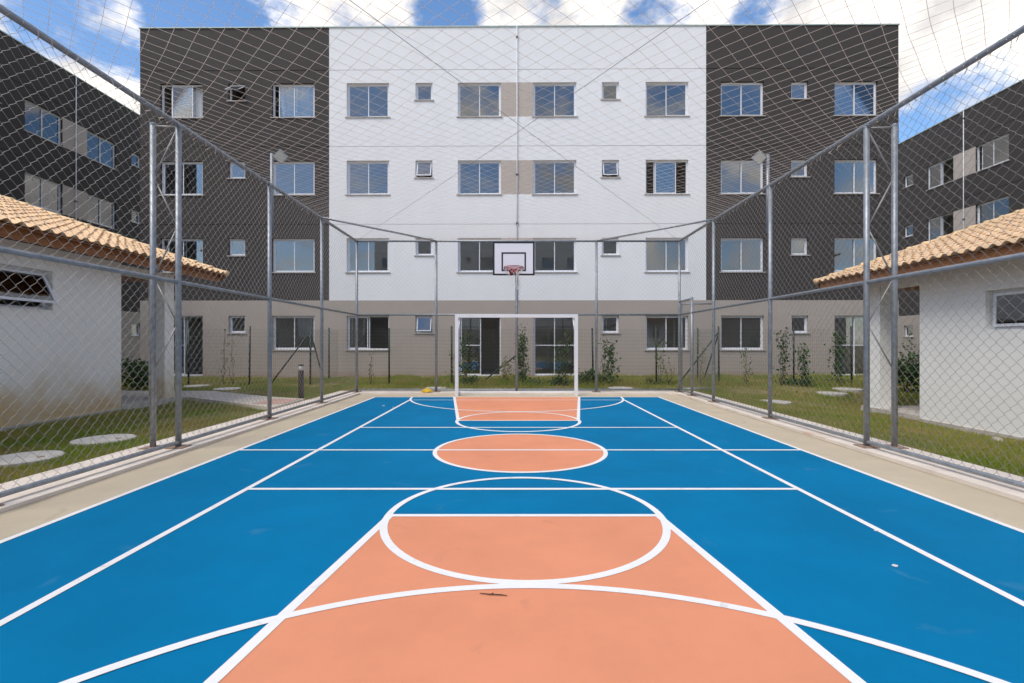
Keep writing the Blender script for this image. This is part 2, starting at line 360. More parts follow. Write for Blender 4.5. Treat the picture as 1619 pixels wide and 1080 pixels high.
def post(parent, x, y, h, r=PR, plate=True, z0=.035):
    b = MB().tube([(x, y, z0), (x, y, h)], r, 14); p = b.build('post', M['galv'], parent, True)
    MB().lathe([(r*1.08, 0), (r*1.08, .02), (r*.3, .035)], (x, y, h), 14).build('post_cap', M['galv'], p)
    if plate: MB().box(x-.095, x+.095, y-.095, y+.095, z0+.001, z0+.014).build('base_plate', M['rust'], p)
    return p
def rail(parent, a, b, r=RR, name='rail'): return MB().tube([a, b], r, 12).build(name, M['galv'], parent, True)
def side_fence(x, xo, posts, label, gate=False):
    f = root('chain_link_fence', (x, 5.8, 0), label=label, cat='fence', group='chain link fences round the court')
    for y in posts: post(f, x, y, FH-.03)
    far = 11.43 if gate else FYB-.04
    top = MB().tube([(x, FYN, FH), (x, FYB-.04, FH)], .029, 12).build('top_rail', M['galv'], f, True)
    rail(f, (x, FYN, MH), (x, far, MH), RR, 'middle_rail'); rail(f, (x, FYN, BH), (x, far, BH), RR, 'bottom_rail')
    ps = sorted(set(list(posts)+[FYN, FYB]))
    for a, b in zip(ps[:-1], ps[1:]):
        if gate and b == FYB:
            panel(f, a, 11.43, BH, FH, side_fn(x)); panel(f, 11.43, b, 2.36, FH, side_fn(x))
        else: panel(f, a, b, BH, FH, side_fn(x))
    # buttress post outside the line with zigzag tie rods
    yb = posts[2]
    bp = post(f, xo, yb-.03, FH-.02)
    ti = MB(); ti.tube([(xo, yb-.03, FH-.03), (x, yb, FH-.03)], .012, 6)
    nodes = [(x, FH-.05), (xo, 3.24), (x, 2.65), (xo, 2.05), (x, 1.50), (xo, .95)]
    for a, b in zip(nodes[:-1], nodes[1:]):
        MB().tube([(a[0], yb-.015, a[1]), (b[0], yb-.015, b[1])], .0095, 6).build('tie_rod', M['wire'], f, True)
    ti.build('tie_rod', M['wire'], f, True)
    # mesh ties on the top rail
    tb = MB()
    for k in range(90):
        y = 1.5+k*.12+random.uniform(-.03, .03); s = random.uniform(.02, .05)
        tb.tube([(x-.03, y, FH-.02), (x, y+.01, FH+.034), (x+.034, y+.02, FH-.01), (x+random.uniform(-.05, .05), y+random.uniform(-.05, .08), FH-.03-s)], .0035, 4)
    tb.build('wire_tie', M['netm'], f)['kind'] = 'stuff'
    return f
yl = (10.05, 7.9, 5.75, 3.6, 1.45); yr = (10.2, 7.95, 5.78, 3.6, 1.45)
fl = side_fence(FXL, -4.26, yl, 'tall galvanised chain link fence in front of the white kiosk with the open tilted window')
fr = side_fence(FXR, 4.53, yr, 'tall galvanised chain link fence with a gate gap at its far end')
fb = root('chain_link_fence', (AX, FYB, 0), label='tall chain link fence across the far end behind the goal', cat='fence', group='chain link fences round the court')
bx = (FXL, -1.96, .085, 2.11, FXR)
for x in bx: post(fb, x, FYB, FH-.03)
rail(fb, (FXL, FYB, FH), (FXR, FYB, FH), .027, 'top_rail'); rail(fb, (FXL, FYB, MH), (FXR, FYB, MH), RR, 'middle_rail'); rail(fb, (FXL, FYB, BH), (FXR, FYB, BH), RR, 'bottom_rail')
for a, b in zip(bx[:-1], bx[1:]): panel(fb, a, b, BH, FH, back_fn(FYB))
rail(fb, (FXL+.03, 10.05, FH+.01), (-1.96, FYB-.02, FH-.0), .022, 'corner_brace'); rail(fb, (FXR-.03, 10.2, FH+.01), (2.11, FYB-.02, FH-.0), .022, 'corner_brace')
# gate frame post and lintel belong to the right fence
post(fr, FXR, 11.43, 2.33)
rail(fr, (FXR, 11.43, 2.33), (FXR, FYB-.03, 2.33), .024, 'gate_lintel')
# gate leaf standing open
g = root('gate_leaf', (FXR, FYB, 0), label='narrow chain link gate leaf standing open beside the far corner post', cat='gate')
gx1 = FXR+.86
for a, b in (((FXR+.07, FYB+.02, .1), (FXR+.07, FYB+.02, 2.28)), ((gx1, FYB+.02, .1), (gx1, FYB+.02, 2.28)), ((FXR+.07, FYB+.02, 2.28), (gx1, FYB+.02, 2.28)), ((FXR+.07, FYB+.02, .12), (gx1, FYB+.02, .12))):
    MB().tube([a, b], .019, 10).build('frame_tube', M['galv'], g, True)
panel(g, FXR+.07, gx1, .12, 2.28, back_fn(FYB+.02))
MB().tube([(gx1-.2, FYB-.005, 1.17), (gx1+.02, FYB-.005, 1.17)], .010, 8).build('latch_bolt', M['galv'], g, True)
MB().box(gx1-.015, gx1+.015, FYB-.01, FYB+.0, .12, 1.25).build('painted_edge', M['tape'], g)
# floodlights on extension poles
for px, py, s, lab in ((FXL, 7.9, 1, 'square floodlight on the pole above the fence by the brown bollard'), (FXR, 7.95, -1, 'square floodlight on the pole above the fence before the gate gap')):
    L = root('floodlight', (px, py, FH), label=lab, cat='floodlight', group='floodlights on the fence posts')
    MB().tube([(px, py+.075, 3.1), (px, py+.075, 4.40)], .026, 10).build('pole', M['galv'], L, True)
    MB().tube([(px, py+.075, 4.34), (px+s*.1, py+.05, 4.34)], .014, 8).build('bracket', M['galv'], L, True)
    hc = Vector((px+s*.165, py+.02, 4.325)); b = MB(); fr_ = MB()
    n = Vector((s*.25, -.82, -.50)).normalized(); a = n.cross(Vector((0, 0, 1))).normalized(); c = a.cross(n).normalized(); a, c = (a+c).normalized(), (c-a).normalized()
    def q(bb, hw, d0, d1):
        n0 = len(bb.v)
        for d in (d0, d1):
            for sx, sy in ((-1, -1), (1, -1), (1, 1), (-1, 1)): bb.v.append(tuple(hc+a*sx*hw+c*sy*hw+n*d))
        bb.f += [tuple(n0+i for i in w) for w in ((0,3,2,1),(4,5,6,7),(0,1,5,4),(1,2,6,5),(2,3,7,6),(3,0,4,7))]
    q(b, .085, -.045, .0); b.build('housing', M['galv'], L); q(fr_, .074, .002, .006); fr_.build('lens', M['lamp'], L)

# ------------------------------------------------------------------ overhead net with crossed cables
net = root('overhead_net', (AX, 5.8, FH), label='wide mesh net stretched over the whole court', cat='net')
S = .142; q = S/math.sqrt(2)
def netz(x, y):
    e = np.minimum(np.minimum(x-FXL, FXR-x), np.minimum(y-FYN, FYB-y)); e = np.clip(e, 0, None)
    d1 = np.abs((x-AX)*.846-(y-5.8)*.533); d2 = np.abs((x-AX)*.846+(y-5.8)*.533); d = np.minimum(d1, d2)
    return FH+.02-.16*(1-np.exp(-e/1.0))*(.35+.65*np.clip(d/1.6, 0, 1))+.006*np.sin(x*3+y*2)*np.sin(y*2.1)
Lx, Ly = FXR-FXL, FYB-FYN; P1 = []
def clipseg(x0, y0, dx, dy):
    t0, t1 = -99, 99
    for o, d, lo, hi in ((x0, dx, FXL, FXR), (y0, dy, FYN, FYB)):
        a, b = sorted(((lo-o)/d, (hi-o)/d)); t0, t1 = max(t0, a), min(t1, b)
    return t0, t1
Vs, Fs, off = [], [], 0
cnt = int((Lx+Ly)/(S*math.sqrt(2)))+1
for fam in (1, -1):
    for i in range(cnt):
        c0 = i*S*math.sqrt(2)+.05
        x0, y0 = (FXL+c0, FYN) if fam < 0 else (FXL, FYB-Lx-(Ly-Lx)*1.0+0*c0)
        if fam < 0: dx, dy = -.7071, .7071
        else: x0, y0, dx, dy = FXR-c0, FYN, .7071, .7071
        t0, t1 = clipseg(x0, y0, dx, dy)
        if t1-t0 < .1: continue
        t = np.arange(t0, t1+S/2, S/2); t[-1] = min(t[-1], t1); x = x0+dx*t; y = y0+dy*t
        wob = .003*np.sin(x*7.1+y*3.3)+.02*np.sin(y*.9+x*.6); x = x+wob; y = y+.004*np.sin(x*5.7-y*2.9)
        x = np.clip(x, FXL, FXR); y = np.clip(y, FYN, FYB)
        P = np.stack([x, y, netz(x, y)], -1)[None]; v, f = polytubes(P, .0017, 4, (.11, .07, .99)); Vs.append(v); Fs.append(f+off); off += len(v)
V = np.concatenate(Vs)-np.array(ORG[net]); o = mesh_obj('net_cord', np_mesh('net_cord', V, np.concatenate(Fs)), M['netm'], net); o['kind'] = 'stuff'
for a, b in (((FXL, FYN), (FXR, FYB)), ((FXR, FYN), (FXL, FYB))):
    pts = [(a[0]+(b[0]-a[0])*i/16, a[1]+(b[1]-a[1])*i/16, FH+.02-.10*4*(i/16)*(1-i/16)*.5) for i in range(17)]
    MB().tube(pts, .0028, 6).build('support_cable', M['cable'], net, True)

# ------------------------------------------------------------------ apartment buildings
OP = [(.56, 2.05, 'w'), (2.93, 3.52, 's'), (4.44, 5.91, 'w'), (7.03, 8.51, 'w'), (9.45, 10.03, 's'), (10.93, 12.41, 'w')]
HALF, WHI, TOP = 13.12, 6.52, 12.22; DEP = 5.8
WT = [2.23+2.69*k for k in range(4)]; WB = [z-1.18 for z in WT]; GRV = [5.40, 8.10, 10.75]; BAND = 2.76
meshes = {}
def win_mesh(kind, w, h):
    key = (kind, round(w, 3), round(h, 3))
    if key in meshes: return meshes[key]
    fr_ = MB(); t = .045; panes = []
    fr_.box(0, w, .085, .15, 0, t); fr_.box(0, w, .085, .15, h-t, h); fr_.box(0, t, .0852, .1498, t, h-t); fr_.box(w-t, w, .0852, .1498, t, h-t)
    def sash(x0, x1, y, z0=t, z1=h-t, mid=None):
        s = .028
        fr_.box(x0, x0+s, y, y+.022, z0, z1); fr_.box(x1-s, x1, y, y+.022, z0, z1); fr_.box(x0+s, x1-s, y+.0004, y+.0216, z0, z0+s); fr_.box(x0+s, x1-s, y+.0004, y+.0216, z1-s, z1)
        if mid: fr_.box(x0+s, x1-s, y+.0004, y+.0216, mid-s/2, mid+s/2)
        panes.append(MB().box(x0+s, x1-s, y+.009, y+.013, z0+s, (mid-s/2) if mid else z1-s))
        if mid: panes.append(MB().box(x0+s, x1-s, y+.009, y+.013, mid+s/2, z1-s))
    m = w/2
    if kind == 'closed': sash(t, m+.016, .122); sash(m-.016, w-t, .094)
    elif kind == 'open_right': sash(t+.09, m+.04, .122); sash(t, m-.02, .094)
    elif kind == 'open_mid': sash(w*.21, w*.70, .122); sash(w*.235, w*.73, .094)
    elif kind == 'open_left': sash(t+.14, m+.10, .122); sash(m-.016, w-t, .094)
    elif kind == 'door': sash(t, m+.016, .122, mid=h*.51); sash(m-.016, w-t, .094, mid=h*.51)
    elif kind == 'door_open_right': sash(t, m-.0, .122, mid=h*.51); sash(t+.05, m+.05, .094, mid=h*.51)
    elif kind == 'small': sash(t, w-t, .105)
    elif kind in ('small_open', 'small_ajar'):
        ang = R(52 if kind == 'small_open' else 16); b = MB(); s = .03; pn = MB(); L = h-2*t
        ca, sa = math.cos(ang), math.sin(ang)
        def P(x, l, d): return (x, .10-l*sa-d*ca, h-t-l*ca+d*sa*0)
        def slab(bb, x0, x1, l0, l1, d0, d1):
            n = len(bb.v); bb.v += [P(x0,l0,d0), P(x1,l0,d0), P(x1,l0,d1), P(x0,l0,d1), P(x0,l1,d0), P(x1,l1,d0), P(x1,l1,d1), P(x0,l1,d1)]
            bb.f += [tuple(n+i for i in q_) for q_ in ((0,3,2,1),(4,5,6,7),(0,1,5,4),(1,2,6,5),(2,3,7,6),(3,0,4,7))]
        slab(fr_, t, t+s, 0, L, 0, .02); slab(fr_, w-t-s, w-t, 0, L, 0, .02); slab(fr_, t+s, w-t-s, 0, s, .001, .019); slab(fr_, t+s, w-t-s, L-s, L, .001, .019)
        slab(pn, t+s, w-t-s, s, L-s, .008, .012); panes.append(pn)
    meshes[key] = (fr_.mesh('window'), [p.mesh('pane') for p in panes], MB().box(-.05, w+.05, -.035, .12, -.032, -.001).mesh('sill'))
    return meshes[key]
def building(name, loc, rz, label, scheme, styles, cols=None, floors=(0, 1, 2, 3), lean=False, group='apartment blocks'):
    B = root(name, loc, rz, label=label, cat='building', group=group); ORG[B] = Vector((0, 0, 0))
    ops = []        # (x0,x1,z0,z1,style,floor,column)
    for k in range(4):
        for sgn in (-1, 1):
            for ci, (a, b, t) in enumerate(OP):
                x0, x1 = (a, b) if sgn > 0 else (-b, -a)
                z1 = WT[k]; z0 = WB[k] if t == 'w' else z1-.60
                col = sgn*(ci+1)
                st = styles.get((k, col), 'closed' if t == 'w' else 'small')
                if k == 0 and ci in (0, 5) and t == 'w':
                    z0 = .14; st = styles.get((k, col), 'door')
                ops.append((x0, x1, z0, z1, st, k, col))
    PB = .56                                                    # taupe panel between the pair
    xc = sorted({-HALF, HALF, -WHI, WHI, -PB, PB} | {o[0] for o in ops} | {o[1] for o in ops})
    zc = sorted({-.3, BAND, TOP} | {z for g_ in GRV for z in (g_-.011, g_+.011)} | {o[2] for o in ops} | {o[3] for o in ops})
    parts = {}
    def wallcol(x, z):
        if z < BAND: return 'beige' if scheme != 'white' else 'beige'
        if abs(x) < PB and any(b <= z <= t for b, t in zip(WB[1:], WT[1:])): return 'panel'
        if scheme == 'main': return 'white' if abs(x) < WHI else 'dark'
        return scheme
    eps = {'beige': .0, 'white': .0, 'dark': .0, 'panel': .0}
    for x0, x1 in zip(xc[:-1], xc[1:]):
        for z0, z1 in zip(zc[:-1], zc[1:]):
            xm, zm = (x0+x1)/2, (z0+z1)/2
            if any(o[0] < xm < o[1] and o[2] < zm < o[3] for o in ops): continue
            b = parts.setdefault(wallcol(xm, zm), MB())
            if any(abs(zm-g_) < .011 for g_ in GRV):
                b.face((x0, .018, z0), (x1, .018, z0), (x1, .018, z1), (x0, .018, z1)); b.face((x0, 0, z0), (x1, 0, z0), (x1, .018, z0), (x0, .018, z0)); b.face((x0, .018, z1), (x1, .018, z1), (x1, 0, z1), (x0, 0, z1))
            else: b.face((x0, 0, z0), (x1, 0, z0), (x1, 0, z1), (x0, 0, z1))
    D = .19
    for x0, x1, z0, z1, st, k, col in ops:
        b = parts.setdefault(wallcol((x0+x1)/2 + (.6 if False else 0), (z0+z1)/2), MB())
        b.face((x0, 0, z0), (x0, 0, z1), (x0, D, z1), (x0, D, z0)); b.face((x1, 0, z1), (x1, 0, z0), (x1, D, z0), (x1, D, z1))
        b.face((x0, 0, z1), (x1, 0, z1), (x1, D, z1), (x0, D, z1)); b.face((x1, 0, z0), (x0, 0, z0), (x0, D, z0), (x1, D, z0))
    dm = 'dark' if scheme in ('main', 'dark') else scheme
    b = parts[dm]
    for s in (-1, 1): b.face((s*HALF, 0, -.3), (s*HALF, DEP, -.3), (s*HALF, DEP, TOP), (s*HALF, 0, TOP))
    b.face((-HALF, DEP, -.3), (HALF, DEP, -.3), (HALF, DEP, TOP), (-HALF, DEP, TOP))
    pb = parts.pop('panel')
    for z0_, z1_ in zip(WB[1:], WT[1:]):
        q4 = MB(); q4.face((-PB, 0, z0_), (PB, 0, z0_), (PB, 0, z1_), (-PB, 0, z1_)); q4.build('wall_panel', M['panel'], B)
    for c, mb in parts.items(): mb.build('wall', M[c], B)
    MB().box(-HALF, HALF, .15, DEP-.01, TOP-.9, TOP-.7).build('roof_slab', M['plinth'], B)
    cp = MB().box(-HALF-.03, HALF+.03, -.03, .17, TOP-.001, TOP+.035); cp.box(-HALF-.03, -HALF+.16, .17, DEP, TOP-.001, TOP+.035); cp.box(HALF-.16, HALF+.03, .17, DEP, TOP-.001, TOP+.035)
    cp.build('coping', M['coping'], B)
    rm = MB()
    for k in range(5):
        z = .10+2.69*k; rm.box(-HALF+.05, HALF-.05, .195, 4.5, z-.14, z)
    rm.box(-HALF+.05, HALF-.05, 4.5, 4.6, -.2, 11)
    for x in (0, 2.45, 4.0, 6.5, 9.0, 10.5, 12.98):
        for s in ((-1, 1) if x else (1,)): rm.box(s*x-.05, s*x+.05, .195, 4.5, -.1, 10.9)
    rm.build('interior', M['room'], B)
    MB().tube([(0, -.035, BAND), (0, -.035, TOP+.05)], .018, 8).build('conductor_pipe', M['pipe'], B, True)
    for z in (11.85, 7.1, 5.42, 3.4): MB().box(-.035, .035, -.06, 0, z-.03, z+.03).build('pipe_clip', M['black'], B)
    for x0, x1, z0, z1, st, k, col in ops:
        if cols is not None and (col not in cols or k not in floors): continue
        fm, pm, sm = win_mesh(st, x1-x0, z1-z0)
        w = mesh_obj('door' if st.startswith('door') else 'window', fm, M['frame'], B, (x0, 0, z0))
        for p in pm: mesh_obj('pane', p, M['glass'], w)
        mesh_obj('sill', sm, M['sill'], w)
    return B
main_styles = {(3, -4): 'open_left', (3, -5): 'small_open', (3, -6): 'open_mid', (2, -2): 'small_ajar', (2, 2): 'small_open', (2, 3): 'open_mid',
               (0, -3): 'open_right', (0, -2): 'small_ajar', (0, -1): 'door_open_right', (0, -6): 'door_open_right', (1, -6): 'open_left'}
main_styles[(2, 2)] = 'small_ajar'
MY = 16.74; MX = (817.5-811.6)/45.7; YAW = R(-.44)
main = building('apartment_building', (MX, MY, 0), YAW, 'four storey apartment block with white middle and dark ends facing the court', 'main', main_styles)
side = [1, -1, 2, -2, 3, -3, 4, 5]
left = building('apartment_building', (-17.98, 19.86, 0), R(90), 'dark grey apartment block behind the kiosk with the open tilted window', 'dark', {}, cols=[-3, -2, -1, 1, 2, 3])
right = building('apartment_building', (21.2, 22.75, 0), R(-90), 'dark grey apartment block behind the kiosk with the shut window', 'dark', {(3, 1): 'open_left', (3, -1): 'open_right', (2, -1): 'open_right'}, cols=[-3, -2, -1, 1, 2, 3])
opp = building('apartment_building', (-2, -17, 0), R(180), 'pale apartment block mirrored in the window panes of the facing block', 'white', {})
# curtains hang inside the open windows (top-level: they hang from the building)
def curtain(x0, x1, z0, z1, lab, gather=0.0, y=.26):
    nx_, nz_ = 40, 8; v = []; b = MB()
    for j in range(nz_+1):
        for i in range(nx_+1):
            s = i/nx_; t = j/nz_; pull = gather*(1-t)**1.6
            x = x0+(x1-x0)*(s*(1-pull)+pull*1.0) if gather >= 0 else x0+(x1-x0)*s*(1+pull)
            b.v.append((x, y+.03*math.sin(s*38+t*.7)+.012*math.sin(s*91), z0+(z1-z0)*t))
    for j in range(nz_):
        for i in range(nx_): k = j*(nx_+1)+i; b.f.append((k, k+1, k+nx_+2, k+nx_+1))
    r = root('curtain', (MX, MY, 0), YAW, label=lab, cat='curtain', group='curtains in the windows')
    ORG[r] = Vector((0, 0, 0)); b.build('fabric', M['curtain'], r, True)
    MB().tube([(x0-.05, y, z1+.01), (x1+.05, y, z1+.01)], .012, 8).build('curtain_rod', M['frame'], r, True)
curtain(-11.45, -10.95, WB[3], WT[3]-.03, 'white curtain bunched at one side of the top floor end window')
curtain(-8.38, -7.06, WB[3], WT[3]-.03, 'wide white curtain across the top floor window next to the white wall', .12)
curtain(-12.1, -11.62, .16, WT[0]-.03, 'long pale curtain hanging in the open garden door', -.4)
curtain(-7.75, -7.08, WB[0]+.45, WT[0]-.03, 'short white curtain in the ground floor window behind the bollard', .1)

# ------------------------------------------------------------------ kiosks with tiled roofs
SL = .34; PITCH = .20; TL = .345
def tile_mesh(s, nm):
    n = 9; b = MB(); L = TL+.06; sl = math.sqrt(1+SL*SL); ux, uz = 1/sl, SL/sl
    def prof(t):      # cross-section of one tile: barrel then pan
        return .036*math.sin(math.pi*min(t/.62, 1)) if t < .62 else -.016*math.sin(math.pi*(t-.62)/.38)
    for lay in (0, 1):
        for l, lift in ((0, .020), (L, -.002)):
            for i in range(n):
                t = i/(n-1); h = prof(t)+lift-lay*.013
                b.v.append((s*(ux*l-uz*h), (t-.5)*PITCH*1.02, uz*l+ux*h))
    for lay in (0, 1):
        o = lay*2*n
        for i in range(n-1): b.f.append((o+i, o+i+1, o+n+i+1, o+n+i))
    for i in range(n-1): b.f.append((i, i+1, 2*n+i+1, 2*n+i))
    b.f.append((0, n, 3*n, 2*n)); b.f.append((n-1, 2*n-1, 4*n-1, 3*n-1))
    me = b.mesh(nm, smooth=True); me.materials.append(M['tile']); return me
def kiosk(s, xw, zg, wend, cy, eo, ez, yend, label, mw, window_open):
    K = root('kiosk', (xw, 9., zg), label=label, cat='kiosk', group='kiosks beside the court'); O = ORG[K]
    def X(o): return xw+s*o
    def bx_(b, o0, o1, y0, y1, z0, z1): return b.box(min(X(o0), X(o1)), max(X(o0), X(o1)), y0, y1, z0+zg, z1+zg)
    WH = 2.78; y0 = -3.0
    wy0, wy1 = (6.3, 7.72) if window_open else (6.45, 7.84); wz0, wz1 = (1.80, 2.42) if window_open else (1.48+.21, 2.32)
    b = MB()          # court-facing wall with a window opening, 0.2 thick
    for a0, a1, c0, c1 in ((y0, wy0, -.05, WH), (wy1, wend, -.05, WH), (wy0, wy1, -.05, wz0), (wy0, wy1, wz1, WH)): bx_(b, 0, .2, a0, a1, c0, c1)
    b.build('wall', mw, K)
    bx_(MB(), .2, 9, wend-.2, wend, -.05, WH).build('end_wall', mw, K)
    rm = MB(); bx_(rm, .2, 4, y0, wend-.2, .0, .05); bx_(rm, 3.9, 4, y0, wend-.2, .05, WH); bx_(rm, .2, 4, y0, y0+.1, .05, WH); bx_(rm, .2, 4, y0, wend-.2, WH-.06, WH-.01); rm.build('interior', M['plinth'], K)
    col = MB()
    bx_(col, 0, .34, cy, cy+.28, -.05, WH-.02); col.build('column', mw, K)
    bx_(MB(), 4.2, 4.54, cy, cy+.28, -.05, WH-.02).build('column', mw, K)
    bx_(MB(), .02, .30, wend, cy, WH-.18, WH-.03).build('lintel_beam', mw, K); bx_(MB(), .34, 4.2, cy+.02, cy+.24, WH-.18, WH-.03).build('lintel_beam', M['wood'], K)
    bx_(MB(), -.04, 9, wend-.01, cy+.5, -.1, .11).build('porch_floor', M['plinth'], K)
    bx_(MB(), -.03, .1, y0, wend-.02, -.1, .06).build('plinth', M['plinth'], K)
    # window
    wz0 += zg; wz1 += zg
    w = MB(); t = .04; xi = X(.16); xo_ = X(.12)
    xa, xb = min(xi, xo_), max(xi, xo_)
    w.box(xa, xb, wy0, wy1, wz0, wz0+t); w.box(xa, xb, wy0, wy1, wz1-t, wz1); w.box(xa+.001, xb-.001, wy0, wy0+t, wz0+t, wz1-t); w.box(xa+.001, xb-.001, wy1-t, wy1, wz0+t, wz1-t)
    tilt = R(26) if window_open else R(2)
    hz = wz1-t-.005; L = wz1-wz0-2*t-.01; sa, ca = math.sin(tilt), math.cos(tilt)
    def P(y, l, d): return (X(.12-l*sa-d), y, hz-l*ca)
    def slab(bb, ya, yb, l0, l1, d0, d1):
        n = len(bb.v); bb.v += [P(ya,l0,d0), P(yb,l0,d0), P(yb,l0,d1), P(ya,l0,d1), P(ya,l1,d0), P(yb,l1,d0), P(yb,l1,d1), P(ya,l1,d1)]
        bb.f += [tuple(n+i for i in q_) for q_ in ((0,3,2,1),(4,5,6,7),(0,1,5,4),(1,2,6,5),(2,3,7,6),(3,0,4,7))]
    ya, yb = wy0+t+.004, wy1-t-.004
    slab(w, ya, ya+.045, 0, L, 0, .03); slab(w, yb-.045, yb, 0, L, 0, .03); slab(w, ya+.045, yb-.045, 0, .045, .001, .029); slab(w, ya+.045, yb-.045, L-.045, L, .001, .029)
    wo_ = w.build('window', M['frame'], K); pn = MB(); slab(pn, ya+.045, yb-.045, .045, L-.045, .012, .017); pn.build('pane', M['glass'], wo_)
    # roof timbers
    ro = 7.0
    def rz(o): return ez+SL*(o+eo)         # underside of tiles above local ground, at outward distance o
    f = MB(); n0 = len(f.v)
    fs = .16 if s < 0 else .06; fa = [(X(-eo+fs), rz(-eo+fs)-.06+zg), (X(-eo+fs+.03), rz(-eo+fs)-.055+zg), (X(-eo+fs+.03), rz(-eo+fs)-.225+zg), (X(-eo+fs), rz(-eo+fs)-.23+zg)]
    for y in (y0, yend-.06):
        for (x, z) in fa: f.v.append((x, y, z))
    f.f += [(0,1,2,3), (4,5,6,7), (0,1,5,4), (1,2,6,5), (2,3,7,6), (3,0,4,7)]
    f.build('fascia', M['wood'], K)
    y = yend-.16; 
    while y > y0:
        MB().bar((X(-eo+fs+.03), y, rz(-eo+fs+.03)-.10+zg), (X(ro), y, rz(ro)-.10+zg), .055, .11).build('rafter', M['wood'], K); y -= .62
    sb = MB(); n0 = 0
    for yy in (y0, yend-.05):
        for o in (-eo+.02, ro):
            for d in (-.022, -.036): sb.v.append((X(o), yy, rz(o)+d+zg))
    sb.f += [(0,2,6,4), (1,3,7,5), (0,1,3,2), (4,5,7,6), (0,1,5,4), (2,3,7,6)]
    sb.build('soffit_board', M['wood'], K)
    # verge rafter board at the gable end
    MB().bar((X(-eo+.05), yend-.03, rz(-eo+.05)-.09+zg), (X(ro), yend-.03, rz(ro)-.09+zg), .03, .13).build('verge_board', M['wood'], K)
    # tiles: those the picture shows one by one, the others joined
    tm = tile_mesh(s, 'roof_tile'); sl = math.sqrt(1+SL*SL); cand = []
    ncol = int((yend-y0)/PITCH); nrow = int((ro+eo)*sl/TL)
    for c in range(ncol):
        for r_ in range(nrow):
            o = -eo-.03+r_*TL/sl; y = yend-.06-(c+.5)*PITCH; px, pz = X(o), rz(o)+zg
            vis = y > .5 and abs(765*px/y) < 840
            cand.append((not vis, math.hypot(px, y), px, y, pz))
    cand.sort(); rest = MB(); base = [tuple(v.co) for v in tm.vertices]; pf = [tuple(p.vertices) for p in tm.polygons]
    for i, (nv, d, px, y, pz) in enumerate(cand):
        jx = random.uniform(-.008, .008); jz = random.uniform(0, .006)
        if i < 300 and not nv:
            o = mesh_obj('roof_tile', tm, None, K, (px-O.x+jx, y-O.y+random.uniform(-.004, .004), pz-O.z+jz)); o.rotation_euler = (random.gauss(0, .012), 0, random.gauss(0, .012))
        elif y > 3:
            n = len(rest.v); rest.v += [(a+px, b_+y, c_+pz) for a, b_, c_ in base]; rest.f += [tuple(n+k for k in p) for p in pf]
        else:
            pass
    # plain rows of tiles behind the camera's side
    for c in range(int((3-y0)/.6)):
        pass
    rest.build('roof_tile_field', M['tile'], K, True)['kind'] = 'stuff'
    # cap tiles along the verge
    o = -eo-.05; k = 0
    while o < ro:
        a = Vector((X(o), yend-.05, rz(o)+.035+zg)); c = Vector((X(o+.40), yend-.05, rz(o+.40)+.020+zg))
        MB().tube([a, a+(c-a)*.12, a+(c-a)*.16, c], [.066, .066, .056, .048], 12).build('cap_tile', M['cap'], K, True); o += .36
    return K
kiosk(-1, -7.35, 0., 9.07, 10.2, .6, 2.885, 11.4, 'white plastered kiosk with its window tilted open and clay tile roof', M['kiosk'], True)
kiosk(1, 7.65, -.2, 9.11, 10.1, .6, 2.885, 11.28, 'white plastered kiosk with a shut window and clay tile roof', M['kioskr'], False)

# ------------------------------------------------------------------ goal and backboard
gy, gw, gh, gd = 11.72, 1.485, 1.975, .43; gcx = .076
G = root('futsal_goal', (gcx, gy, 0), label='white steel futsal goal without a net in front of the far fence', cat='goal')
for s in (-1, 1):
    x = gcx+s*(gw-.04)
    MB().box(x-.04, x+.04, gy-.04, gy+.04, .0, gh-.08).build('goal_post', M['goal'], G)
    MB().bar((x, gy+.04, .045), (x, gy+gd, .045), .05).build('ground_bar', M['goal'], G)
    MB().bar((x, gy+.03, gh-.06), (x-s*.02, gy+.42, gh-.10), .03).build('stanchion', M['goal'], G)
    MB().bar((x-s*.02, gy+.42, gh-.09), (x, gy+.03, gh-.62), .03).build('stanchion', M['goal'], G)
MB().box(gcx-gw, gcx+gw, gy-.0395, gy+.0395, gh-.08, gh).build('crossbar', M['goal'], G)
MB().box(gcx-gw+.02, gcx+gw-.02, gy+gd, gy+gd+.05, .02, .07).build('back_bar', M['goal'], G)
bcx, by = .01, 12.05
H = root('basketball_hoop', (bcx, by, 2.95), label='white backboard with black borders and red basketball ring above the goal', cat='basketball hoop')
bw, z0, z1 = .52, 2.965, 3.805
MB().box(bcx-bw, bcx+bw, by, by+.03, z0, z1).build('backboard', M['board'], H)
def frame_rect(x0, x1, za, zb, t, y, nm):
    b = MB(); b.box(x0, x1, y-.004, y-.001, zb-t, zb); b.box(x0, x1, y-.004, y-.001, za, za+t); b.box(x0, x0+t, y-.0038, y-.0012, za+t, zb-t); b.box(x1-t, x1, y-.0038, y-.0012, za+t, zb-t); b.build(nm, M['black'], H)
frame_rect(bcx-bw, bcx+bw, z0, z1, .042, by, 'border'); frame_rect(bcx-.305, bcx+.305, 3.07, 3.54, .038, by, 'target_square')
rzr = 3.11; rc = (bcx, by-.36)
for dz in (0, -.032):
    b = MB(); b.tube([(rc[0]+.235*math.cos(t), rc[1]+.235*math.sin(t), rzr+dz) for t in np.linspace(0, 2*math.pi, 41)], .0105, 8, False); b.build('ring', M['red'], H, True)
MB().box(bcx-.085, bcx+.085, by-.135, by-.005, rzr-.10, rzr-.005).build('ring_bracket', M['red'], H)
for s in (-1, 1): MB().bar((bcx+s*.05, by-.01, rzr-.15), (bcx+s*.13, by-.22, rzr-.035), .02).build('ring_strut', M['red'], H)
nb = MB()
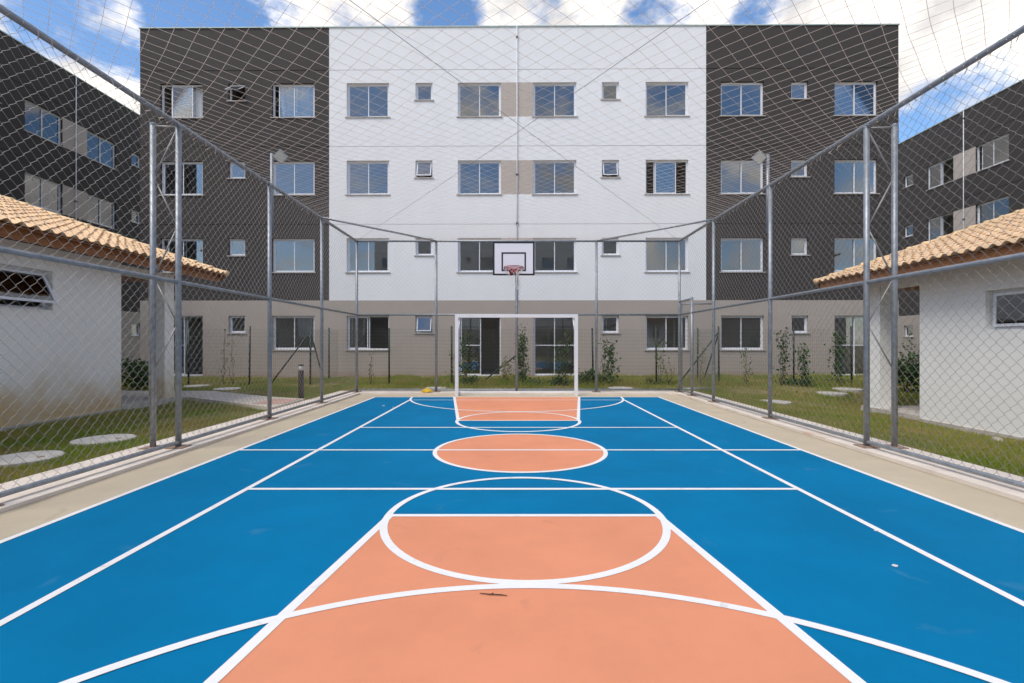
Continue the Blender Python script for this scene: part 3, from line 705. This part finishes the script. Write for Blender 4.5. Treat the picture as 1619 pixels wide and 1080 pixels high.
for k in range(12):
    t = 2*math.pi*k/12; r0 = .235
    L = random.uniform(.08, .16) if k % 12 not in (2, 3, 4) else .42
    tx, ty = (rc[0]+.04, rc[1]+.05)
    for q_ in (-1, 1):
        t2 = t+q_*.26
        nb.tube([(rc[0]+r0*math.cos(t), rc[1]+r0*math.sin(t), rzr-.04), (rc[0]+r0*.86*math.cos((t+t2)/2), rc[1]+r0*.86*math.sin((t+t2)/2), rzr-.04-L*.55), (rc[0]+r0*.74*math.cos(t2), rc[1]+r0*.74*math.sin(t2), rzr-.04-L)], .0045, 5)
for k in range(3): nb.tube([(rc[0]+.06+.02*k, rc[1]+.2, rzr-.04), (rc[0]+.07+.01*math.sin(k*2), rc[1]+.18, rzr-.25), (rc[0]+.075+.012*k, rc[1]+.17, rzr-.52)], .005, 5)
nb.build('torn_net', M['cord'], H)
MB().bar((.085, FYB-.03, 3.35), (bcx+.03, by+.03, 3.35), .06).build('mounting_arm', M['galv'], H); MB().bar((.085, FYB-.03, 3.12), (bcx+.03, by+.03, 3.12), .06).build('mounting_arm', M['galv'], H)

# ------------------------------------------------------------------ green garden fence behind
GY = 14.3
gf = root('garden_fence', (0, GY, 0), label='low dark green wire fence along the gardens of the apartment block', cat='fence')
gxs = (-9.6, -7.8, -6.0, -3.67, -1.82, .12, 2.36, 4.23, 6.08, 8.29, 10.0)
def gpost(x, y, h=1.78, lean=0.):
    z = float(gz(x, y)); MB().tube([(x, y, z-.05), (x+lean, y, h)], .026, 8).build('post', M['green'], gf, True)
for i, x in enumerate(gxs): gpost(x, GY, 1.78 if i % 3 else 1.72, random.uniform(-.02, .02) if i != 6 else -.03)
for x in (-6.0, 6.0): gpost(x, 15.75)
for a, b in (((-6.0, GY, 1.62), (-7.15, GY, .1)), ((-6.0, GY, 1.62), (-6.0, 15.3, .12)), ((.12, GY, .95), (-.95, GY, .1)), ((6.08, GY, 1.62), (4.9, GY, .1)), ((6.08, GY, 1.6), (6.02, 15.3, .12))):
    MB().tube([a, b], .021, 8).build('brace', M['green'], gf, True)
def weld(u0, u1, fn, nm='wire_panel'):
    us = np.arange(u0, u1, .055); z0, z1 = .1, 1.68
    zz = np.linspace(z0, z1, 5)[None].repeat(len(us), 0); U = us[:, None].repeat(5, 1)+.004*np.sin(zz*3+us[:, None]*2)
    V1, F1 = polytubes(fn(U, zz), .0019, 3)
    zs = np.arange(z0, z1+.01, .105); uu = np.linspace(u0, u1, 25)[None].repeat(len(zs), 0); Z = zs[:, None].repeat(25, 1)+.012*np.sin(uu*1.3)
    V2, F2 = polytubes(fn(uu, Z), .0022, 3)
    V = np.concatenate([V1, V2])-np.array(ORG[gf]); F = np.concatenate([F1, F2+len(V1)])
    mesh_obj(nm, np_mesh(nm, V, F), M['gwire'], gf)['kind'] = 'stuff'
for a, b in zip(gxs[:-1], gxs[1:]): weld(a, b, lambda U, Z: np.stack([U, np.full_like(U, GY), Z], -1))
for x in (-6.0, 6.04): weld(GY, 16.6, lambda U, Z, x=x: np.stack([np.full_like(U, x), U, Z], -1))

# ------------------------------------------------------------------ plants
def leaves(n, pf, size, name, m, parent):
    c = np.array([pf() for _ in range(n)]); a = np.random.normal(size=(n, 3)); a /= np.linalg.norm(a, axis=1, keepdims=True)
    nrm = np.random.normal(size=(n, 3))+np.array([0, -.5, .9]); b = np.cross(a, nrm); b /= np.linalg.norm(b, axis=1, keepdims=True)+1e-9
    s = (size*np.random.uniform(.55, 1.25, n))[:, None]
    p0, p1, p2, p3 = c-a*s*.5, c+b*s*.30+a*s*.05, c+a*s*.55, c-b*s*.30+a*s*.05
    V = np.stack([p0, p1, p2, p3], 1).reshape(-1, 3)-np.array(ORG[parent]); F = np.arange(4*n).reshape(n, 4)
    return mesh_obj(name, np_mesh(name, V, F), m, parent)
def vine(px, y, h, n, label, spread=.14, strands=3, size=.08, m='leafd', flowers=0, bushy=0., h0=.0):
    x = (px-811.6)/765*y; z = float(gz(x, y)); r = root('climbing_plant', (x, y, z), label=label, cat='plant', group='plants along the garden fence')
    ST = []; sb = MB()
    for k in range(strands):
        ox = random.uniform(-spread, spread); p = [Vector((x+ox*.3, y, z))]; hh = h*random.uniform(.72, 1.0) if k else h
        for i in range(1, 9): p.append(Vector((x+ox*(.4+.6*i/8)+random.gauss(0, .03), y-.03+random.gauss(0, .02), z+hh*i/8)))
        ST.append(p); sb.tube(p, [.008-.0006*i for i in range(9)], 5)
    sb.build('stem', M['stem'], r, True)
    def pf():
        p = random.choice(ST); t = h0+(1-h0)*random.random()**(.8); t = min(t, .999)*8; i = int(t); q_ = p[i].lerp(p[i+1], t-i)
        w = .06+bushy*(1-t/8)**1.5
        return (q_.x+random.gauss(0, w), q_.y+random.gauss(0, .05+bushy*.5), max(z+.02, q_.z+random.gauss(0, .05)))
    leaves(int(n*1.0), pf, size*1.02, 'foliage', M[m], r)
    for _ in range(flowers):
        c = Vector(pf()); fb_ = MB()
        for k in range(5):
            t = 2*math.pi*k/5; a = Vector((math.cos(t), -.3, math.sin(t)))*.03; b = Vector((math.cos(t+.6), -.3, math.sin(t+.6)))*.03; fb_.face(c, c+a, c+(a+b)*.75, c+b)
        fb_.build('flower', M['flower'], r)
vine(352, GY-.05, 1.62, 70, 'sparse dried climber on the wire left of the garden door', .12, 2, .055, 'leafd')
vine(368, GY-.05, 1.4, 60, 'thin leafy climber beside the sparse dried one near the garden door', .08, 2, .055, 'leafl')
vine(584, GY-.05, .95, 40, 'small withered climber below the half open ground floor window', .10, 3, .05, 'leafd')
vine(737, GY-.08, 1.65, 260, 'leafy climber behind the goal in front of the open glass door', .22, 4, .085, 'leafd', bushy=.12)
vine(801, GY-.08, .80, 150, 'short yellowish shrub behind the goal', .12, 4, .075, 'leafy', bushy=.06)
vine(825, GY-.12, 1.72, 900, 'dense narrow column of dark creeper at the middle post', .07, 5, .07, 'leafd', bushy=.05)
vine(889, GY-.08, 1.6, 230, 'loose tall climber in front of the shut glass door', .26, 5, .085, 'leafd', bushy=.16)
vine(716, GY-.05, 1.1, 60, 'small climber clinging to the green post beside the goal', .05, 2, .06, 'leafl')
vine(964, GY-.1, 1.35, 330, 'bushy shrub with a few pale pink flowers', .20, 5, .095, 'leafd', 7, .17)
vine(955, GY-.05, 1.55, 45, 'thin twining stem with few leaves beside the pink flowered shrub', .05, 2, .065, 'leafd')
vine(1043, GY-.08, 1.45, 120, 'climber with light leaves at the green post before the end window', .12, 3, .08, 'leafl', 0, .08)
vine(1058, GY-.10, .75, 26, 'nearly leafless twiggy shrub beside the light leaved climber', .22, 6, .05, 'leafy')
vine(1108, GY-.3, 1.6, 60, 'slender climber on the divider post near the gate', .05, 2, .07, 'leafl')
vine(1178, GY-.05, 1.15, 80, 'short light climber below the window right of the gate', .12, 3, .08, 'leafl')
vine(1236, GY-.05, 1.68, 300, 'tall full climber left of the green post by the small window', .17, 5, .085, 'leafd', 0, .05)
vine(1270, GY-.05, 1.25, 260, 'mid high shrub right of the green post by the small window', .16, 5, .09, 'leafd', 0, .06)
vine(1322, GY-.05, 1.72, 330, 'tall climber in front of the end glass door', .17, 5, .09, 'leafd', 0, .10)
def bush(x, y, h, w, n, label, m='leafd', group='bushes by the kiosks', size=.12):
    z = float(gz(x, y)); r = root('bush', (x, y, z), label=label, cat='bush', group=group); sb = MB(); tips = []
    for k in range(9):
        t = random.uniform(0, 6.28); q_ = Vector((x+w*.6*math.cos(t), y+w*.6*math.sin(t), z+h*random.uniform(.5, .9))); sb.tube([(x, y, z), ((x+q_.x)/2, (y+q_.y)/2, z+h*.5), q_], [.014, .010, .005], 5); tips.append(q_)
    sb.build('stem', M['stem'], r, True)
    def pf():
        c = random.choice(tips); return (c.x+random.gauss(0, w*.33), c.y+random.gauss(0, w*.33), max(z+.03, c.z*random.uniform(.35, 1)+random.gauss(0, h*.13)))
    leaves(n, pf, size, 'foliage', M[m], r)
bush(-10.1, 13.0, .95, .42, 700, 'dark bush seen through the porch of the kiosk with the open window')
bush(10.7, 13.2, 1.15, .34, 600, 'dark bush seen through the porch of the kiosk with the shut window')
for px, h, w, n, m, lab in ((742, .34, .24, 260, 'leafd', 'low dark weed clump at the foot of the open glass door'), (884, .30, .26, 260, 'leafd', 'low weed clump at the foot of the shut glass door'),
                            (928, .50, .22, 320, 'leafd', 'knee high dark shrub left of the pink flowered shrub'), (955, .42, .22, 260, 'leafl', 'knee high light shrub at the foot of the pink flowered shrub'),
                            (845, .22, .2, 160, 'leafl', 'low light weed clump right of the middle creeper column'), (1028, .26, .18, 160, 'leafy', 'low yellowish weed clump left of the light leaved climber'), (1262, .30, .3, 240, 'leafd', 'low weed clump between the two full climbers')):
    bush((px-811.6)/765*14.2, 14.2, h, w, n, lab, m, 'low weeds along the garden fence', .085)
vine(1440, GY-.2, 1.6, 190, 'climber above the dark bush seen through the porch', .2, 4, .09, 'leafd', 0, .1)

# ------------------------------------------------------------------ lawn details
def cover(x, y, r, label, m='disc', t=.05):
    z = float(gz(x, y)); o = root('manhole_cover', (x, y, z), label=label, cat='manhole cover', group='round concrete covers in the lawn')
    MB().lathe([(r, -.03), (r, t-.008), (r-.012, t)], (x, y, z), 40).build('cover_disc', M[m], o)
    MB().lathe([(.035, 0), (.035, .006), (.02, .010)], (x+r*.55, y, z+t-.002), 10).build('lifting_eye', M['rust'], o)
cover(-5.24, 6.2, .33, 'round concrete cover in the lawn beside the buttress posts of the open window kiosk'); cover(-5.27, 5.21, .33, 'round concrete cover nearest the camera in the lawn under the tilted window')
cover(-8.95, 13.7, .33, 'round concrete cover in front of the open garden door'); cover(-7.75, 13.1, .34, 'round concrete cover between the garden door cover and the bollard')
cover(-2.12, 13.25, .30, 'round concrete cover behind the far fence near the yellow bag'); cover(2.95, 13.3, .33, 'round yellowish concrete cover behind the far fence near the pink flowered shrub')
cover(5.85, 10.85, .34, 'round concrete cover alone in the lawn before the gate'); cover(8.55, 13.0, .36, 'round concrete cover in front of the end glass door, nearer of two'); cover(9.35, 13.55, .36, 'round concrete cover in front of the end glass door, farther of two')
path = MB().prism([(KXL-.002, 9.05), (KXL-.002, 10.45), (-5.6, 10.95), (-7.6, 12.2), (-12, 12.3), (-12, 11.0), (-7.2, 10.75)], -.1, .075).build('path', M['path']); tag(path, kind='structure')
pk = path; ORG[path] = Vector((0, 0, 0))
for i in range(3):
    for j in range(4):
        x = -5.15+i*.2; y = 9.55+j*.2; MB().box(x, x+.192, y, y+.192, .0765, .084).build('paver', M['pink'], path)
bo = root('bollard_light', (-4.66, 10.62, .07), label='brown bollard light with a pale cap beside the path', cat='bollard light')
MB().lathe([(.056, 0), (.056, .60), (.05, .61)], (-4.66, 10.62, .07), 16).build('body', M['brown'], bo, True)
MB().lathe([(.048, 0), (.048, .10)], (-4.66, 10.62, .68), 16).build('lens', M['lamp'], bo, True); MB().lathe([(.058, 0), (.058, .022), (.03, .03)], (-4.66, 10.62, .78), 16).build('cap', M['brown'], bo)
# yellow crumpled bag on the far kerb
yb_ = root('plastic_bag', (-2.17, 12.13, .035), label='crumpled yellow plastic bag on the far kerb left of the goal', cat='bag')
b = MB(); rg = [(0, .0), (.10, .005), (.12, .035), (.09, .075), (.03, .10)]
for i, (rr, zz) in enumerate(rg[1:]):
    for k in range(18):
        t = 2*math.pi*k/18; r_ = rr*(1+random.uniform(-.25, .25)); b.v.append((-2.17+r_*1.1*math.cos(t), 12.13+r_*.55*math.sin(t), .038+zz*(1+random.uniform(-.3, .3))))
for i in range(3):
    for k in range(18): b.f.append((i*18+k, i*18+(k+1) % 18, (i+1)*18+(k+1) % 18, (i+1)*18+k))
b.f.append(tuple(range(54, 72))); b.f.append(tuple(range(0, 18))[::-1]); b.build('crumpled_film', M['yellow'], yb_)
tw = MB().tube([(-.17, 2.445, .008), (-.12, 2.432, .010), (-.06, 2.428, .009), (-.03, 2.422, .008)], [.002, .003, .003, .0015], 6); tw.tube([(-.12, 2.432, .009), (-.10, 2.445, .009)], .002, 5)
tag(tw.build('twig', M['twig']), 'small dark twig lying on the salmon key near the camera', 'twig')
def chip(x, y, s, lab):
    b = MB(); pts = [(x+s*random.uniform(.6, 1.2)*math.cos(t), y+s*random.uniform(.5, 1)*math.sin(t)) for t in np.linspace(0, 6.28, 8)[:-1]]; b.prism(pts, .0045, .0045+s*.3); tag(b.build('paint_flake', M['cord']), lab, 'flake', 'flakes on the court')
chip(2.17, 2.75, .016, 'pale flake on the blue court, the bigger one right of the key'); chip(2.45, 3.27, .011, 'small pale flake on blue paint farther right of the key')
chip(-2.62, 9.8, .03, 'white flake on blue paint near the far left corner'); chip(-2.38, 9.6, .02, 'smaller white flake beside the one near the far left corner')
def rock(x, y, s, lab):
    z = float(gz(x, y)); b = MB(); n = 10
    for i in range(5):
        ph = math.pi*(i+.5)/5-math.pi/2
        for k in range(n):
            t = 2*math.pi*k/n; r_ = s*random.uniform(.8, 1.15); b.v.append((x+r_*math.cos(ph)*math.cos(t), y+r_*math.cos(ph)*math.sin(t), z+s*.35+r_*.75*math.sin(ph)))
    for i in range(4):
        for k in range(n): b.f.append((i*n+k, i*n+(k+1) % n, (i+1)*n+(k+1) % n, (i+1)*n+k))
    b.f.append(tuple(range(n))[::-1]); b.f.append(tuple(range(4*n, 5*n))); tag(b.build('rock', M['rock']), lab, 'rock', 'rocks by the kiosk wall')
rock(7.25, 7.25, .075, 'pale stone lying at the foot of the kiosk wall under the shut window')
# ------------------------------------------------------------------ grass blades
def blades(n, x0, x1, y0, y1, hmin, hmax, w):
    x = np.random.uniform(x0, x1, n); y = np.random.uniform(y0, y1, n)
    patch = .5+.5*np.sin(x*1.9+1.3*np.sin(y*1.3))*np.sin(y*2.1+1.1*np.sin(x*1.7)); keep = np.random.random(n) < (.30+.70*sst(.18, .5, patch))
    pathm = (x < KXL) & (y > 9.0) & (y < 12.35) & (y > 9.05+(KXL-x)*.63-.02) & (y < 10.45+(KXL-x)*.58+.05)
    keep &= ~pathm
    keep &= ~((x > KXL) & (x < KXR) & (y < KYB+.01))
    keep &= ~((x < -7.33) & (y < 10.75)); keep &= ~((x > 7.62) & (y < 10.65))
    for cx, cy_, cr_ in ((-5.24, 6.2, .33), (-5.27, 5.21, .33), (-8.95, 13.7, .33), (-7.75, 13.1, .34), (-2.12, 13.25, .30), (2.95, 13.3, .33), (5.85, 10.85, .34), (8.55, 13.0, .36), (9.35, 13.55, .36)):
        keep &= (x-cx)**2+(y-cy_)**2 > (cr_+.0)**2
    x, y, patch = x[keep], y[keep], patch[keep]; n = len(x); z = gz(x, y)
    h = np.random.uniform(hmin, hmax, n)*(.55+.6*patch); a = np.random.uniform(0, 6.283, n); l = h*np.random.uniform(.2, .9, n); b = np.random.uniform(0, 6.283, n); ww = w*np.random.uniform(.6, 1.3, n)
    p0 = np.stack([x-np.cos(a)*ww, y-np.sin(a)*ww, z-.01], -1); p1 = np.stack([x+np.cos(a)*ww, y+np.sin(a)*ww, z-.01], -1); p2 = np.stack([x+np.cos(b)*l, y+np.sin(b)*l, z+h], -1)
    return np.stack([p0, p1, p2], 1).reshape(-1, 3)
G_ = [blades(90000, -7.4, KXL, 2.5, 9.6, .03, .075, .006), blades(25000, -9.5, KXL, 9.6, 14, .03, .08, .008), blades(110000, KXR, 7.9, 2.5, 11, .03, .075, .006), blades(60000, KXR, 13, 11, 16.6, .04, .10, .010),
      blades(75000, -12.5, KXR, 12.6, 16.6, .04, .10, .010), blades(16000, -5, 13, 15.9, 16.7, .06, .2, .010), blades(14000, -3.5, 6, 13.9, 14.7, .08, .24, .011), blades(5000, 6, 12, 14., 14.6, .08, .2, .011)]
V = np.concatenate(G_); F = np.arange(len(V)).reshape(-1, 3)
tag(mesh_obj('grass', np_mesh('grass', V, F), M['grass']), 'short lawn grass round the court', kind='stuff')
